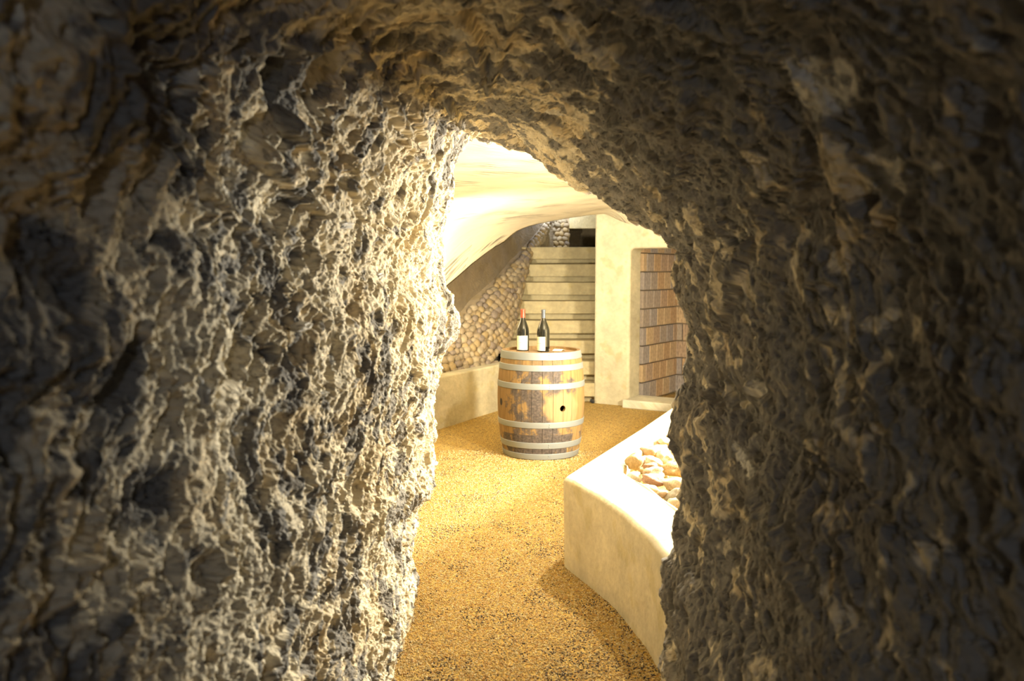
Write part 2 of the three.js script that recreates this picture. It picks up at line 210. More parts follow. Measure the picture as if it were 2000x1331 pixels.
{
  const NU = 1120, zs = [];
  for (let z = -2.4; z < 0.75; z += z < -0.4 ? 0.09 : 0.022) zs.push(z / 4);                       // behind and beside the viewer: coarse
  const fine = 620; for (let i = 0; i <= fine; i++) zs.push(mix(0.19, 1, i / fine));
  const curl = [0.006, 0.014, 0.024, 0.036, 0.05, 0.066, 0.085, 0.11, 0.14, 0.18, 0.23, 0.29, 0.36, 0.45, 0.56, 0.7, 0.9, 1.2, 1.7, 2.4, 3.4];
  const NV = zs.length + curl.length, base = new Float32Array(NU * NV * 3), us = [];
  for (let i = 0; i < NU; i++) us.push(uOf(table([0, 0.52, 1], [0, 0.40, 1])(i / (NU - 1))));     // finest on the lit wall
  for (let i = 0; i < NU; i++) {
    const r = rimAt(us[i]), ox = r[0] - 0.06, oy = Math.max(0, r[1] - 0.75) * (r[1] > 0.75 ? 1 : 0), ol = Math.hypot(ox, oy), dx = ox / ol, dy = oy / ol;
    for (let j = 0; j < NV; j++) {
      const k = (j * NU + i) * 3;
      if (j < zs.length) { const t = zs[j], e = t < 0 ? 0 : t; base[k] = mix(r[3], r[0], e); base[k + 1] = mix(r[4], r[1], e); base[k + 2] = t < 0 ? t * -4 : r[2] * t; }
      else { const d = curl[j - zs.length]; base[k] = r[0] + dx * d; base[k + 1] = r[1] + dy * d; base[k + 2] = r[2] - 0.13 * (1 - Math.exp(-d / 0.09)); }
    }
  }
  const idx = new Uint32Array((NU - 1) * (NV - 1) * 6);
  for (let j = 0, o = 0; j < NV - 1; j++) for (let i = 0; i < NU - 1; i++) { const a = j * NU + i, b = a + 1, c = a + NU, d = c + 1; idx.set([a, c, b, b, c, d], o); o += 6; }
  const g0 = new THREE.BufferGeometry(); g0.setAttribute('position', new THREE.BufferAttribute(base, 3)); g0.setIndex(new THREE.BufferAttribute(idx, 1)); g0.computeVertexNormals();
  const n0 = g0.attributes.normal.array, pos = new Float32Array(base.length), col = new Float32Array(base.length), c3 = [0, 0, 0];
  // make sure the faces look into the tunnel
  const mid = ((90 + Math.floor(fine / 2)) * NU + 100) * 3, sign = n0[mid] > 0 ? 1 : -1;
  for (let k = 0; k < base.length; k += 3) {
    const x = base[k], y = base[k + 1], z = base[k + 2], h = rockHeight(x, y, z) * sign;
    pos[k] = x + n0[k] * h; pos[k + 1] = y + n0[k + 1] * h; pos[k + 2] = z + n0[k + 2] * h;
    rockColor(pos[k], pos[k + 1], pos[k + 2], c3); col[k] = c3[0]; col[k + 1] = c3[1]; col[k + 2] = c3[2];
  }
  if (sign < 0) for (let o = 0; o < idx.length; o += 3) { const t = idx[o]; idx[o] = idx[o + 1]; idx[o + 1] = t; }
  g0.setAttribute('position', new THREE.BufferAttribute(pos, 3)); g0.computeVertexNormals();
  const nn = g0.attributes.normal.array;
  const cut = (i0, i1) => {
    const w = i1 - i0 + 1, P = new Float32Array(w * NV * 3), N = new Float32Array(w * NV * 3), K = new Float32Array(w * NV * 3), I = new Uint32Array((w - 1) * (NV - 1) * 6), UV = new Float32Array(w * NV * 2);
    for (let j = 0; j < NV; j++) { const a = (j * NU + i0) * 3, b = a + w * 3; P.set(pos.subarray(a, b), j * w * 3); N.set(nn.subarray(a, b), j * w * 3); K.set(col.subarray(a, b), j * w * 3); for (let i = 0; i < w; i++) { const o = (j * NU + i0 + i) * 3; UV[2 * (j * w + i)] = ((i0 + i) / NU * 5.6) / 0.35; UV[2 * (j * w + i) + 1] = base[o + 2] / 0.35; } }
    for (let j = 0, o = 0; j < NV - 1; j++) for (let i = 0; i < w - 1; i++) { const a = j * w + i, b = a + 1, c = a + w, d = c + 1; I.set(sign > 0 ? [a, c, b, b, c, d] : [c, a, b, c, b, d], o); o += 6; }
    const g = new THREE.BufferGeometry(); g.setAttribute('position', new THREE.BufferAttribute(P, 3)); g.setAttribute('normal', new THREE.BufferAttribute(N, 3)); g.setAttribute('color', new THREE.BufferAttribute(K, 3)); g.setAttribute('uv', new THREE.BufferAttribute(UV, 2)); g.setIndex(new THREE.BufferAttribute(I, 1)); return g;
  };
  const iL = us.findIndex((u) => u >= U_LEFT), iR = us.findIndex((u) => u >= U_RIGHT);
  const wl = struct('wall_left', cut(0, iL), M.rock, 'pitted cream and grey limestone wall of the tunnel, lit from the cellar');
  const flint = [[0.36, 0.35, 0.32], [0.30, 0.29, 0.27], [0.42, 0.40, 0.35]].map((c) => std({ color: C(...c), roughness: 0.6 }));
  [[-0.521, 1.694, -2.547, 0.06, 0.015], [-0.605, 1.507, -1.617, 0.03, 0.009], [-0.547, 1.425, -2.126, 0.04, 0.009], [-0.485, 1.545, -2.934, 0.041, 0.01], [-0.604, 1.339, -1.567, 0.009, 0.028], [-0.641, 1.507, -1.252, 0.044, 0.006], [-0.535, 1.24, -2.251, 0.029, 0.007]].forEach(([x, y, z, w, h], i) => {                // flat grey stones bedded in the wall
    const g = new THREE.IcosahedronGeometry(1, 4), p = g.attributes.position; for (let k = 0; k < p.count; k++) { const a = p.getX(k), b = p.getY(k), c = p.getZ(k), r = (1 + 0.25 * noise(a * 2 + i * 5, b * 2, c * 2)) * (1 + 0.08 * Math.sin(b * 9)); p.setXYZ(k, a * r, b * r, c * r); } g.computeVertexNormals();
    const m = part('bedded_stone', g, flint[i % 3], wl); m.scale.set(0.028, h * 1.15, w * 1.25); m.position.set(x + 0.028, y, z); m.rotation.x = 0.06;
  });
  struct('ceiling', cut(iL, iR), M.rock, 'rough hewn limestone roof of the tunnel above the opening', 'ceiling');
  struct('wall_right', cut(iR, NU - 1), M.rock, 'dark grey limestone wall of the tunnel beside the planter');
}
// end of the tunnel behind the viewer
struct('wall_rear', new THREE.BoxGeometry(2.2, 2.7, 0.2).translate(0, 1.2, 2.42), std({ color: C(0.2, 0.19, 0.17) }), 'plain grey rock end of the tunnel behind the viewer');

// ---------------------------------------------------------------- floor
{
  const g = new THREE.PlaneGeometry(9, 17, 120, 220); g.rotateX(-Math.PI / 2); g.translate(0, 0, -5.9);
  const p = g.attributes.position; for (let i = 0; i < p.count; i++) p.setY(i, 0.014 * fbm(p.getX(i) * 1.6, 0.5, p.getZ(i) * 1.6, 3)); g.computeVertexNormals();
  planarUV(g, (x) => x / 0.8, (x, y, z) => z / 0.8);
  struct('floor', g, M.gravel, 'sandy yellow gravel floor of the cellar', 'floor');
}
// ---------------------------------------------------------------- vault over the cellar
const vaultY = table([-5.2, -5.0, -4.85, -4.74, -4.62, -4.51, -4.35, -4.15, -3.79, -3.3, -2.8, -2.2, -1.5, -0.6, 0.4, 1.2, 1.9, 2.4], [0, 0.62, 1.1, 1.38, 1.66, 1.93, 2.06, 2.14, 2.205, 2.27, 2.32, 2.36, 2.35, 2.27, 2.05, 1.75, 1.3, 0.8]);
const smoothVault = (c) => { let s = 0; for (let k = -3; k <= 3; k++) s += vaultY(c + k * 0.035); return s / 7; };
const vaultEnd = table([-5.2, -4.736, -4.616, -4.51, -4.15, -3.79, -2.945, -1.5, 2.4], [-7.3, -7.69, -8.145, -8.594, -9.115, -9.53, -9.53, -9.42, -9.3]);
{
  const nu = 170, nv = 110;
  const g = gridGeo(nu, nv, (i, j) => {
    const t = i / (nu - 1), c = mix(-5.2, 2.4, t < 0.45 ? t / 0.45 * 0.22 : 0.22 + (t - 0.45) / 0.55 * 0.78), s0 = vaultEnd(c), s1 = (-2.95 - NZ * c) / AZ;
    const rise = j < 8 ? (8 - j) / 8 : 0, q = Math.max(0, (j - 8) / (nv - 9)), s = mix(s0, s1, q * q * 0.4 + q * 0.6), [x, z] = cs(c, s), ds = s - s0;
    let y = smoothVault(c) - 0.24 * sstep(-3.75, -3.2, c) * Math.pow(clamp01(1 - ds / 0.42), 2.2);
    y += 0.035 * fbm(x * 1.7, 4, z * 1.7, 3) + 0.006 * fbm(x * 9, 2, z * 9, 2) + rise * (c > -3.85 ? 0.5 : 1.0);
    const back = rise * 0.12;
    return [x - AX * back, y, z - AZ * back, (0.368 * c - 0.93 * s) / 1.9, (0.93 * c + 0.368 * s) / 1.9];
  });
  struct('ceiling_vault', g, M.vault, 'cream plastered vault sweeping over the cellar', 'ceiling');
}
// ---------------------------------------------------------------- walls of the cellar
const boxWall = (name, x0, x1, y0, y1, z0, z1, mat, label) => { const g = new THREE.BoxGeometry(x1 - x0, y1 - y0, z1 - z0).translate((x0 + x1) / 2, (y0 + y1) / 2, (z0 + z1) / 2); planarUV(g, (x, y, z) => x + z, (x, y) => y); return struct(name, g, mat, label); };
boxWall('wall_side', 2.9, 3.1, -0.1, 3.2, -10.2, -2.6, M.plaster, 'cream plastered side wall behind the stone planter');
// back wall with the doorway: d runs along it, n goes into it
const DX = 0.8365, DZ = 0.548, BX = 0.548, BZ = -0.8365, W0 = [0.965, -10.235], WALL_T = 0.3;
const onBack = (s, t) => [W0[0] + DX * s + BX * t, W0[1] + DZ * s + BZ * t];
const DOOR0 = 0.46, DOOR1 = 1.75, DOOR_H = 1.815;
{
  const sh = new THREE.Shape(); sh.moveTo(0, -0.05); sh.lineTo(DOOR0, -0.05); sh.lineTo(DOOR0, DOOR_H - 0.06); sh.quadraticCurveTo(DOOR0, DOOR_H, DOOR0 + 0.06, DOOR_H + 0.002); sh.lineTo(DOOR1, DOOR_H + 0.01); sh.lineTo(DOOR1, -0.05); sh.lineTo(2.6, -0.05); sh.lineTo(2.6, 2.75); sh.lineTo(0, 2.75); sh.lineTo(0, -0.05);
  let g = new THREE.ExtrudeGeometry(sh, { depth: WALL_T - 0.06, bevelEnabled: true, bevelSize: 0.03, bevelThickness: 0.03, bevelOffset: -0.03, bevelSegments: 4, steps: 1 });
  const p = g.attributes.position;
  for (let i = 0; i < p.count; i++) { const s = p.getX(i), y = p.getY(i), t = p.getZ(i) + 0.03, [x, z] = onBack(s, t); p.setXYZ(i, x, y, z); }
  g.computeVertexNormals(); planarUV(g, (x, y, z) => x * DX + z * DZ + 0.7 * (x * BX + z * BZ), (x, y) => y);
  struct('wall_back', g, M.plaster, 'cream plastered wall with a square doorway right of the stairs');
  // low sill under the doorway
  const sg = new RoundedBoxGeometry(DOOR1 - DOOR0 + 0.04, 0.10, WALL_T + 0.16, 3, 0.018); const a = Math.atan2(-DZ, DX), [sx, sz] = onBack((DOOR0 + DOOR1) / 2, WALL_T / 2 - 0.06);
  sg.rotateY(a); sg.translate(sx, 0.045, sz); planarUV(sg, (x, y, z) => x + y, (x, y, z) => z);
  struct('trim_1', sg, M.plasterPale, 'pale plastered sill across the foot of the doorway', 'door sill');
}
// brick lined passage beyond the doorway
const brickTex = tex(128, 128, (u, v) => { const k = 0.86 + 0.34 * fbm(u * 22, v * 2.5, 3.3, 3) + 0.2 * tileNoise(u, v, 6, 3, 8); return [k, k * 0.97, k * 0.93]; }, true);
const brickMats = [[0.52, 0.36, 0.20], [0.46, 0.34, 0.23], [0.40, 0.34, 0.28], [0.56, 0.42, 0.25], [0.38, 0.34, 0.31], [0.44, 0.37, 0.29]].map((c) => std({ color: C(...c), map: brickTex, bumpMap: brickTex, bumpScale: 0.004 }));
function brickWall(name, p0, p1, y0, y1, nx, nz, label) {
  const len = Math.hypot(p1[0] - p0[0], p1[1] - p0[1]), dx = (p1[0] - p0[0]) / len, dz = (p1[1] - p0[1]) / len, turn = Math.atan2(-dz, dx);
  const back = new THREE.BoxGeometry(len + 0.1, y1 - y0 + 0.1, 0.12); back.rotateY(turn); back.translate((p0[0] + p1[0]) / 2 - nx * 0.085, (y0 + y1) / 2, (p0[1] + p1[1]) / 2 - nz * 0.085); planarUV(back, (x, y, z) => x + z, (x, y) => y);
  const w = struct(name, back, M.mortar, label), bh = 0.219, bl = 0.205, shapes = {};
  for (let r = 0, y = y0; y < y1 - 0.02; r++, y += bh) for (let q = r % 2 ? -0.5 : 0, n = 0; q * bl < len - 0.01; q++, n++) {
    const a = Math.max(0, q * bl), b = Math.min(len, (q + 1) * bl), h = Math.min(bh, y1 - y); if (b - a < 0.03) continue;
    const key = [(b - a).toFixed(3), h.toFixed(3)].join(); shapes[key] ??= new RoundedBoxGeometry(b - a - 0.012, h - 0.012, 0.06, 1, 0.006);
    const m = part('brick', shapes[key], brickMats[Math.floor(rnd() * 6)], w), e = rr(-0.004, 0.004);
    m.position.set(p0[0] + dx * (a + b) / 2 + nx * e, y + h / 2, p0[1] + dz * (a + b) / 2 + nz * e); m.rotation.y = turn;
  }
}
{
  const a = onBack(DOOR0, WALL_T), b = onBack(DOOR0, 1.36), c = onBack(DOOR1, 1.36), d = onBack(DOOR1, WALL_T);
  brickWall('wall_passage_left', a, b, 0.02, 1.90, DX, DZ, 'brown block lined side of the passage beyond the doorway');
  brickWall('wall_passage_end', b, c, 0.02, 1.90, -BX, -BZ, 'brown block end wall of the passage beyond the doorway');
  brickWall('wall_passage_right', c, d, 0.02, 1.90, -DX, -DZ, 'brown block side of the passage hidden by the rock');
  const top = new THREE.BoxGeometry(1.6, 0.1, 1.5); top.rotateY(Math.atan2(-DZ, DX)); const [x, z] = onBack((DOOR0 + DOOR1) / 2, 0.3 + 0.7); top.translate(x, 1.95, z);
  struct('ceiling_passage', top, M.brown, 'brown roof of the passage beyond the doorway', 'ceiling');
}
// stair well: earth brown wall on the left, plaster on the right, roof above
{
  const line = (z) => -0.79 + 0.42 * (-z - 9.6);
  const a = [line(-6.6), -6.6], b = [line(-13.6), -13.6], L = Math.hypot(b[0] - a[0], b[1] - a[1]);
  const g = gridGeo(90, 50, (i, j) => { const t = i / 89, y = -0.05 + 3.2 * j / 49; const n = 0.05 * fbm(t * 14, y * 2.2, 3, 4) + 0.012 * fbm(t * 70, y * 12, 3, 3); return [mix(a[0], b[0], t) + n, y, mix(a[1], b[1], t) + n * 0.4, t * L, y]; });
  struct('wall_earth', g, M.brown, 'rough brown earth wall behind the cobbles beside the stairs');
  const side = onBack(0.02, 0.04), s2 = [1.32, -13.7];
  const g2 = gridGeo(12, 8, (i, j) => { const t = i / 11, y = -0.05 + 3.3 * j / 7; return [mix(side[0] + 0.03, s2[0], t), y, mix(side[1], s2[1], t), t * 3.4, y]; });
  struct('wall_stair', g2, M.plaster, 'plastered wall along the right side of the stairs');
  boxWall('wall_landing', 0.2, 1.6, 1.2, 3.1, -13.8, -13.62, M.brown, 'dark brown wall behind the gap at the top of the stairs');
  boxWall('ceiling_stair', -2.4, 1.6, 3.0, 3.12, -13.8, -7.2, M.brown, 'brown roof over the stairs');
  boxWall('wall_lintel', 0.845, 1.45, 2.19, 3.05, -13.15, -12.9, M.step, 'pale lintel above the dark gap at the top of the stairs');
}
// ---------------------------------------------------------------- stairs
{
  const t = thing('staircase', 'flight of worn pale stone steps climbing beside the cobbled bank', 'stairs', [0.6, 0, -10.3]);
  const rise = 0.236, go = 0.22;
  for (let i = 0; i < 8; i++) {
    const w = 1.42, th = 0.165, g = new RoundedBoxGeometry(w, th, go + 0.14, 3, 0.014); const p = g.attributes.position; planarUV(g, (x, y, z) => x + i * 0.37, (x, y, z) => y + z);
    for (let k = 0; k < p.count; k++) { const x = p.getX(k); p.setY(k, p.getY(k) + 0.008 * noise(x * 3, i * 3.1, 1)); p.setZ(k, p.getZ(k) + 0.014 * noise(x * 4, i * 2.7, 7)); }
    g.computeVertexNormals();
    const s = part('step', g, M.step, t); s.position.set(-0.02 + 0.012 * i, rise * (i + 1) - th / 2, -go * i - 0.15 + 0.03);
    const rg = new THREE.BoxGeometry(w, rise - th + 0.04, go + 0.06); planarUV(rg, (x) => x + i * 0.3, (x, y, z) => y + z);
    if (i === 7) { const lg = new THREE.BoxGeometry(w, 0.1, 1.3); planarUV(lg, (x) => x, (x, y, z) => z); const l = part('landing', lg, M.step, s); l.position.set(0, 0.02, -0.82); }
    const r = part('riser', rg, M.step, s); r.position.set(0, -th / 2 - (rise - th) / 2 - 0.012, -0.085);
  }
}
// ---------------------------------------------------------------- stones
function stoneGeo(k, detail, sx, sy, sz, rough) {
  let g = new THREE.IcosahedronGeometry(1, detail); g.deleteAttribute('uv'); g.deleteAttribute('normal'); g = mergeVertices(g, 1e-4);
  const p = g.attributes.position;
  for (let i = 0; i < p.count; i++) { const x = p.getX(i), y = p.getY(i), z = p.getZ(i), r = 1 + rough * noise(x * 1.1 + k * 7.3, y * 1.1, z * 1.1) + rough * 0.35 * noise(x * 2.6 + k * 3.1, y * 2.6, z * 2.6), sq = 1 / Math.pow(Math.abs(x) ** 2.6 + Math.abs(y) ** 2.6 + Math.abs(z) ** 2.6, 1 / 2.6); p.setXYZ(i, x * r * sq * sx, y * r * sq * sy, z * r * sq * sz); }
  g.computeVertexNormals(); planarUV(g, (x, y, z) => 1.5 * (x + z * 0.5), (x, y, z) => 1.5 * (y + z * 0.7)); return g;
}
const cobbles = [...Array(9).keys()].map((k) => stoneGeo(k, 5, 1, 0.62 + 0.05 * (k % 4), 0.74 + 0.04 * (k % 3), 0.34));
const wallCobbles = [...Array(6).keys()].map((k) => stoneGeo(k + 20, 1, 1, 0.72, 0.62, 0.3));
// cobbled bank: top line and foot line
{
  const T = [[-1.55, 0.55, -7.6], [-1.1, 0.70, -8.8], [-0.725, 0.894, -9.6], [-0.27, 1.36, -10.67], [0.0, 1.626, -11.3], [0.19, 1.86, -11.78], [0.58, 2.36, -12.8]], B = [[-1.3, 0.42, -7.6], [-0.78, 0.45, -8.75], [-0.30, 0.48, -9.7], [0.0, 0.75, -10.5], [0.09, 1.15, -11.1], [0.19, 1.62, -11.7], [0.40, 1.95, -12.8]];
  const tk = [0, 0.22, 0.4, 0.6, 0.74, 0.86, 1];
  const at = (L, t) => [0, 1, 2].map((k) => table(tk, L.map((q) => q[k]))(t));
  const bankAt = (t, w) => { const a = at(B, t), b = at(T, t); const bul = 0.05 * Math.sin(Math.PI * w); return [mix(a[0], b[0], w) + bul * 0.8, mix(a[1], b[1], w) + bul * 0.5, mix(a[2], b[2], w) + bul * 0.3]; };
  const g = gridGeo(60, 14, (i, j) => { const w = j / 13 * 1.12, t = i / 59, q = bankAt(t, Math.min(1, w)); if (w > 1) { q[0] -= (w - 1) * 1.5; } return [...q, t * 5, w * 0.6]; });
  const bank = struct('wall_cobble', g, M.mortar, 'sloping cobbled bank between the brown wall and the stairs');
  const e = 0.002, v = (p) => new THREE.Vector3(...p), up = new THREE.Vector3();
  let n = 0;
  for (let r = 0; r < 8; r++) for (let t = 0.1 + (r % 2) * 0.008; t < 0.99;) {
    const a = v(bankAt(t, 0)), b = v(bankAt(t, 1)), wid = a.distanceTo(b), rows = Math.max(3, Math.min(8, Math.round(wid / 0.078)));
    const p0 = v(bankAt(t, 0.5)), p1 = v(bankAt(t + e, 0.5)), len = p0.distanceTo(p1) / e, size = rr(0.044, 0.066);
    if (r < rows && n < 290) {
      const w = (r + 0.5) / rows + rr(-0.03, 0.03), p = v(bankAt(t, w)), tx = v(bankAt(t + e, w)).sub(p).normalize(), ty = v(bankAt(t, w + 0.02)).sub(p).normalize(), tz = up.crossVectors(tx, ty).normalize().clone(); ty.crossVectors(tz, tx);
      if (tz.x < 0) tz.negate();
      const m = part('cobble', wallCobbles[n % 6], oldStone[Math.floor(rnd() * 5)], bank);
      m.position.copy(p).addScaledVector(tz, 0.008); m.quaternion.setFromRotationMatrix(new THREE.Matrix4().makeBasis(tx, ty, tz.clone().crossVectors(tx, ty))); m.rotateZ(rr(-0.5, 0.5)); m.scale.setScalar(size); m.scale.y *= Math.min(1.15, wid / rows / 0.075); n++;
    }
    t += size * 2.0 / len;
  }
  // cobbled wall at the head of the stairs
  const lw = boxWall('wall_cobble_head', 0.26, 0.845, 1.75, 3.05, -13.2, -12.95, M.mortar, 'small cobbled wall in cool light at the head of the stairs');
  for (let r = 0; r < 10; r++) for (let q = 0; q < 7; q++) { const m = part('cobble', wallCobbles[(r * 5 + q) % 6], oldStone[Math.floor(rnd() * 5)], lw); m.position.set(0.30 + q * 0.08 + (r % 2) * 0.038 + rr(-0.014, 0.014), 1.90 + r * 0.068 + rr(-0.012, 0.012), -12.945 + rr(-0.006, 0.012)); m.scale.set(0.046, 0.045, 0.05).multiplyScalar(rr(0.72, 1.15)); m.rotation.z = rr(-0.9, 0.9); }
}
// low planter wall in front of the bank, with loose cobbles behind it
{
  const t = thing('stone_planter', 'long low cream wall holding cobbles below the vault, behind the barrel', 'planter', [0, 0, 0]);
  const g = new RoundedBoxGeometry(0.15, 0.56, 6.3, 4, 0.02), p = g.attributes.position; g.translate(0, 0.24, 0);
  for (let i = 0; i < p.count; i++) { const c = p.getX(i) - 4.615, s = p.getZ(i) - 6.1, [x, z] = cs(c, s); p.setXYZ(i, x, p.getY(i), z); }
  g.computeVertexNormals(); planarUV(g, (x, y, z) => x * AX + z * AZ + 0.6 * x, (x, y) => y);
  part('planter_wall', g, M.plaster, t);
  const fg = gridGeo(20, 5, (i, j) => { const s = mix(-9.25, -3.2, i / 19), [x, z] = cs(mix(-4.69, -5.3, j / 4), s); return [x, 0.40, z, s, j * 0.2]; }, true);
  part('gravel_fill', fg, M.mortar, t);
  let n = 0;
  for (let s = -9.0; s < -6.9; s += 0.085) for (let q = 0; q < 3; q++) {
    const [x, z] = cs(-4.735 - q * 0.085 + rr(-0.012, 0.012), s + rr(-0.02, 0.02) + (q % 2) * 0.04), m = shade(new THREE.Mesh(cobbles[n % 9], stoneTones[[0, 1, 4, 1, 0, 2, 4][n % 7]])); n++;
    m.name = numbered('cobblestone'); m.position.set(x, 0.435 + q * 0.05 + rr(0, 0.015), z); m.scale.setScalar(rr(0.034, 0.046)); m.rotation.set(rr(-0.3, 0.3), rr(0, 6.28), rr(-0.4, 0.4));
    m.userData = { label: 'tan cobble lying behind the low cream wall left of the barrel', category: 'stone', group: 'loose cobbles behind the low wall' }; scene.add(m);
  }
}
// ---------------------------------------------------------------- planter in the foreground
const curve = (pts, n) => new THREE.CatmullRomCurve3(pts.map((q) => new THREE.Vector3(q[0], 0, q[1])), false, 'centripetal').getPoints(n).map((q) => [q.x, q.z]);
const outerFront = curve([[0.66, -2.55], [0.60, -2.95], [0.578, -3.275], [0.529, -3.635], [0.44, -4.046], [0.275, -4.50]], 40), outerBack = [[0.29, -4.545], [0.9, -5.98], [1.452, -7.305], [2.05, -8.7]];
const innerFront = curve([[0.95, -2.75], [0.84, -3.3], [0.772, -3.845], [0.722, -4.161], [0.605, -4.63]], 30), innerBack = [[0.60, -4.70], [0.625, -4.80], [1.233, -6.285], [2.25, -8.7]];
{
  const t = thing('stone_planter', 'curved cream plastered planter wall with a sharp corner, filled with river stones', 'planter', [0, 0, 0]);
  const sh = new THREE.Shape(), all = [...outerFront, ...outerBack, ...innerBack.slice().reverse(), ...innerFront.slice().reverse()];
  all.forEach(([x, z], i) => (i ? sh.lineTo(x, -z) : sh.moveTo(x, -z))); sh.closePath();
  const g = new THREE.ExtrudeGeometry(sh, { depth: 0.50, bevelEnabled: true, bevelSize: 0.025, bevelThickness: 0.025, bevelOffset: -0.025, bevelSegments: 5, steps: 1 });
  g.rotateX(-Math.PI / 2); g.translate(0, -0.045, 0); g.deleteAttribute('uv'); g.deleteAttribute('normal');
  const gm = mergeVertices(g, 1e-4), p = gm.attributes.position; for (let i = 0; i < p.count; i++) { const x = p.getX(i), y = p.getY(i), z = p.getZ(i); p.setXYZ(i, x + 0.008 * noise(x * 5, y * 5, z * 5), y + (y > 0.2 ? 0.008 * noise(x * 4, 3, z * 4) : 0), z + 0.008 * noise(x * 5 + 3, y * 5, z * 5)); }
  const gn = gm.toNonIndexed(); const cg = smoothCrease(gn, 0.7); planarUV(cg, (x, y, z) => z + 0.3 * x, (x, y) => y + 0.6 * x);
  part('planter_wall', cg, M.plasterPale, t);
  const fs = new THREE.Shape(); [...innerFront, ...innerBack, [2.9, -8.7], [2.9, -2.75]].forEach(([x, z], i) => (i ? fs.lineTo(x, -z) : fs.moveTo(x, -z))); fs.closePath();
  const fg = new THREE.ShapeGeometry(fs); fg.rotateX(-Math.PI / 2); fg.translate(0, 0.405, 0); planarUV(fg, (x) => x, (x, y, z) => z);
  part('gravel_fill', fg, M.gravel, t);
}
function smoothCrease(g, angle) {                     // normals shared only between faces that meet at less than the angle
  const p = g.attributes.position, n = p.count, fn = [], map = new Map(), N = new Float32Array(n * 3), a = new THREE.Vector3(), b = new THREE.Vector3(), c = new THREE.Vector3();
  for (let f = 0; f < n; f += 3) { a.fromBufferAttribute(p, f); b.fromBufferAttribute(p, f + 1).sub(a); c.fromBufferAttribute(p, f + 2).sub(a); fn.push(b.cross(c).clone()); }
  const key = (i) => [p.getX(i), p.getY(i), p.getZ(i)].map((q) => q.toFixed(4)).join();
  for (let i = 0; i < n; i++) { const k = key(i); if (!map.has(k)) map.set(k, []); map.get(k).push(Math.floor(i / 3)); }
  const lim = Math.cos(angle);
  for (let i = 0; i < n; i++) { const me = fn[Math.floor(i / 3)], u = me.clone().normalize(); a.set(0, 0, 0); for (const f of map.get(key(i))) if (fn[f].clone().normalize().dot(u) > lim) a.add(fn[f]); a.normalize(); N[3 * i] = a.x; N[3 * i + 1] = a.y; N[3 * i + 2] = a.z; }
  g.setAttribute('normal', new THREE.BufferAttribute(N, 3)); return g;
}
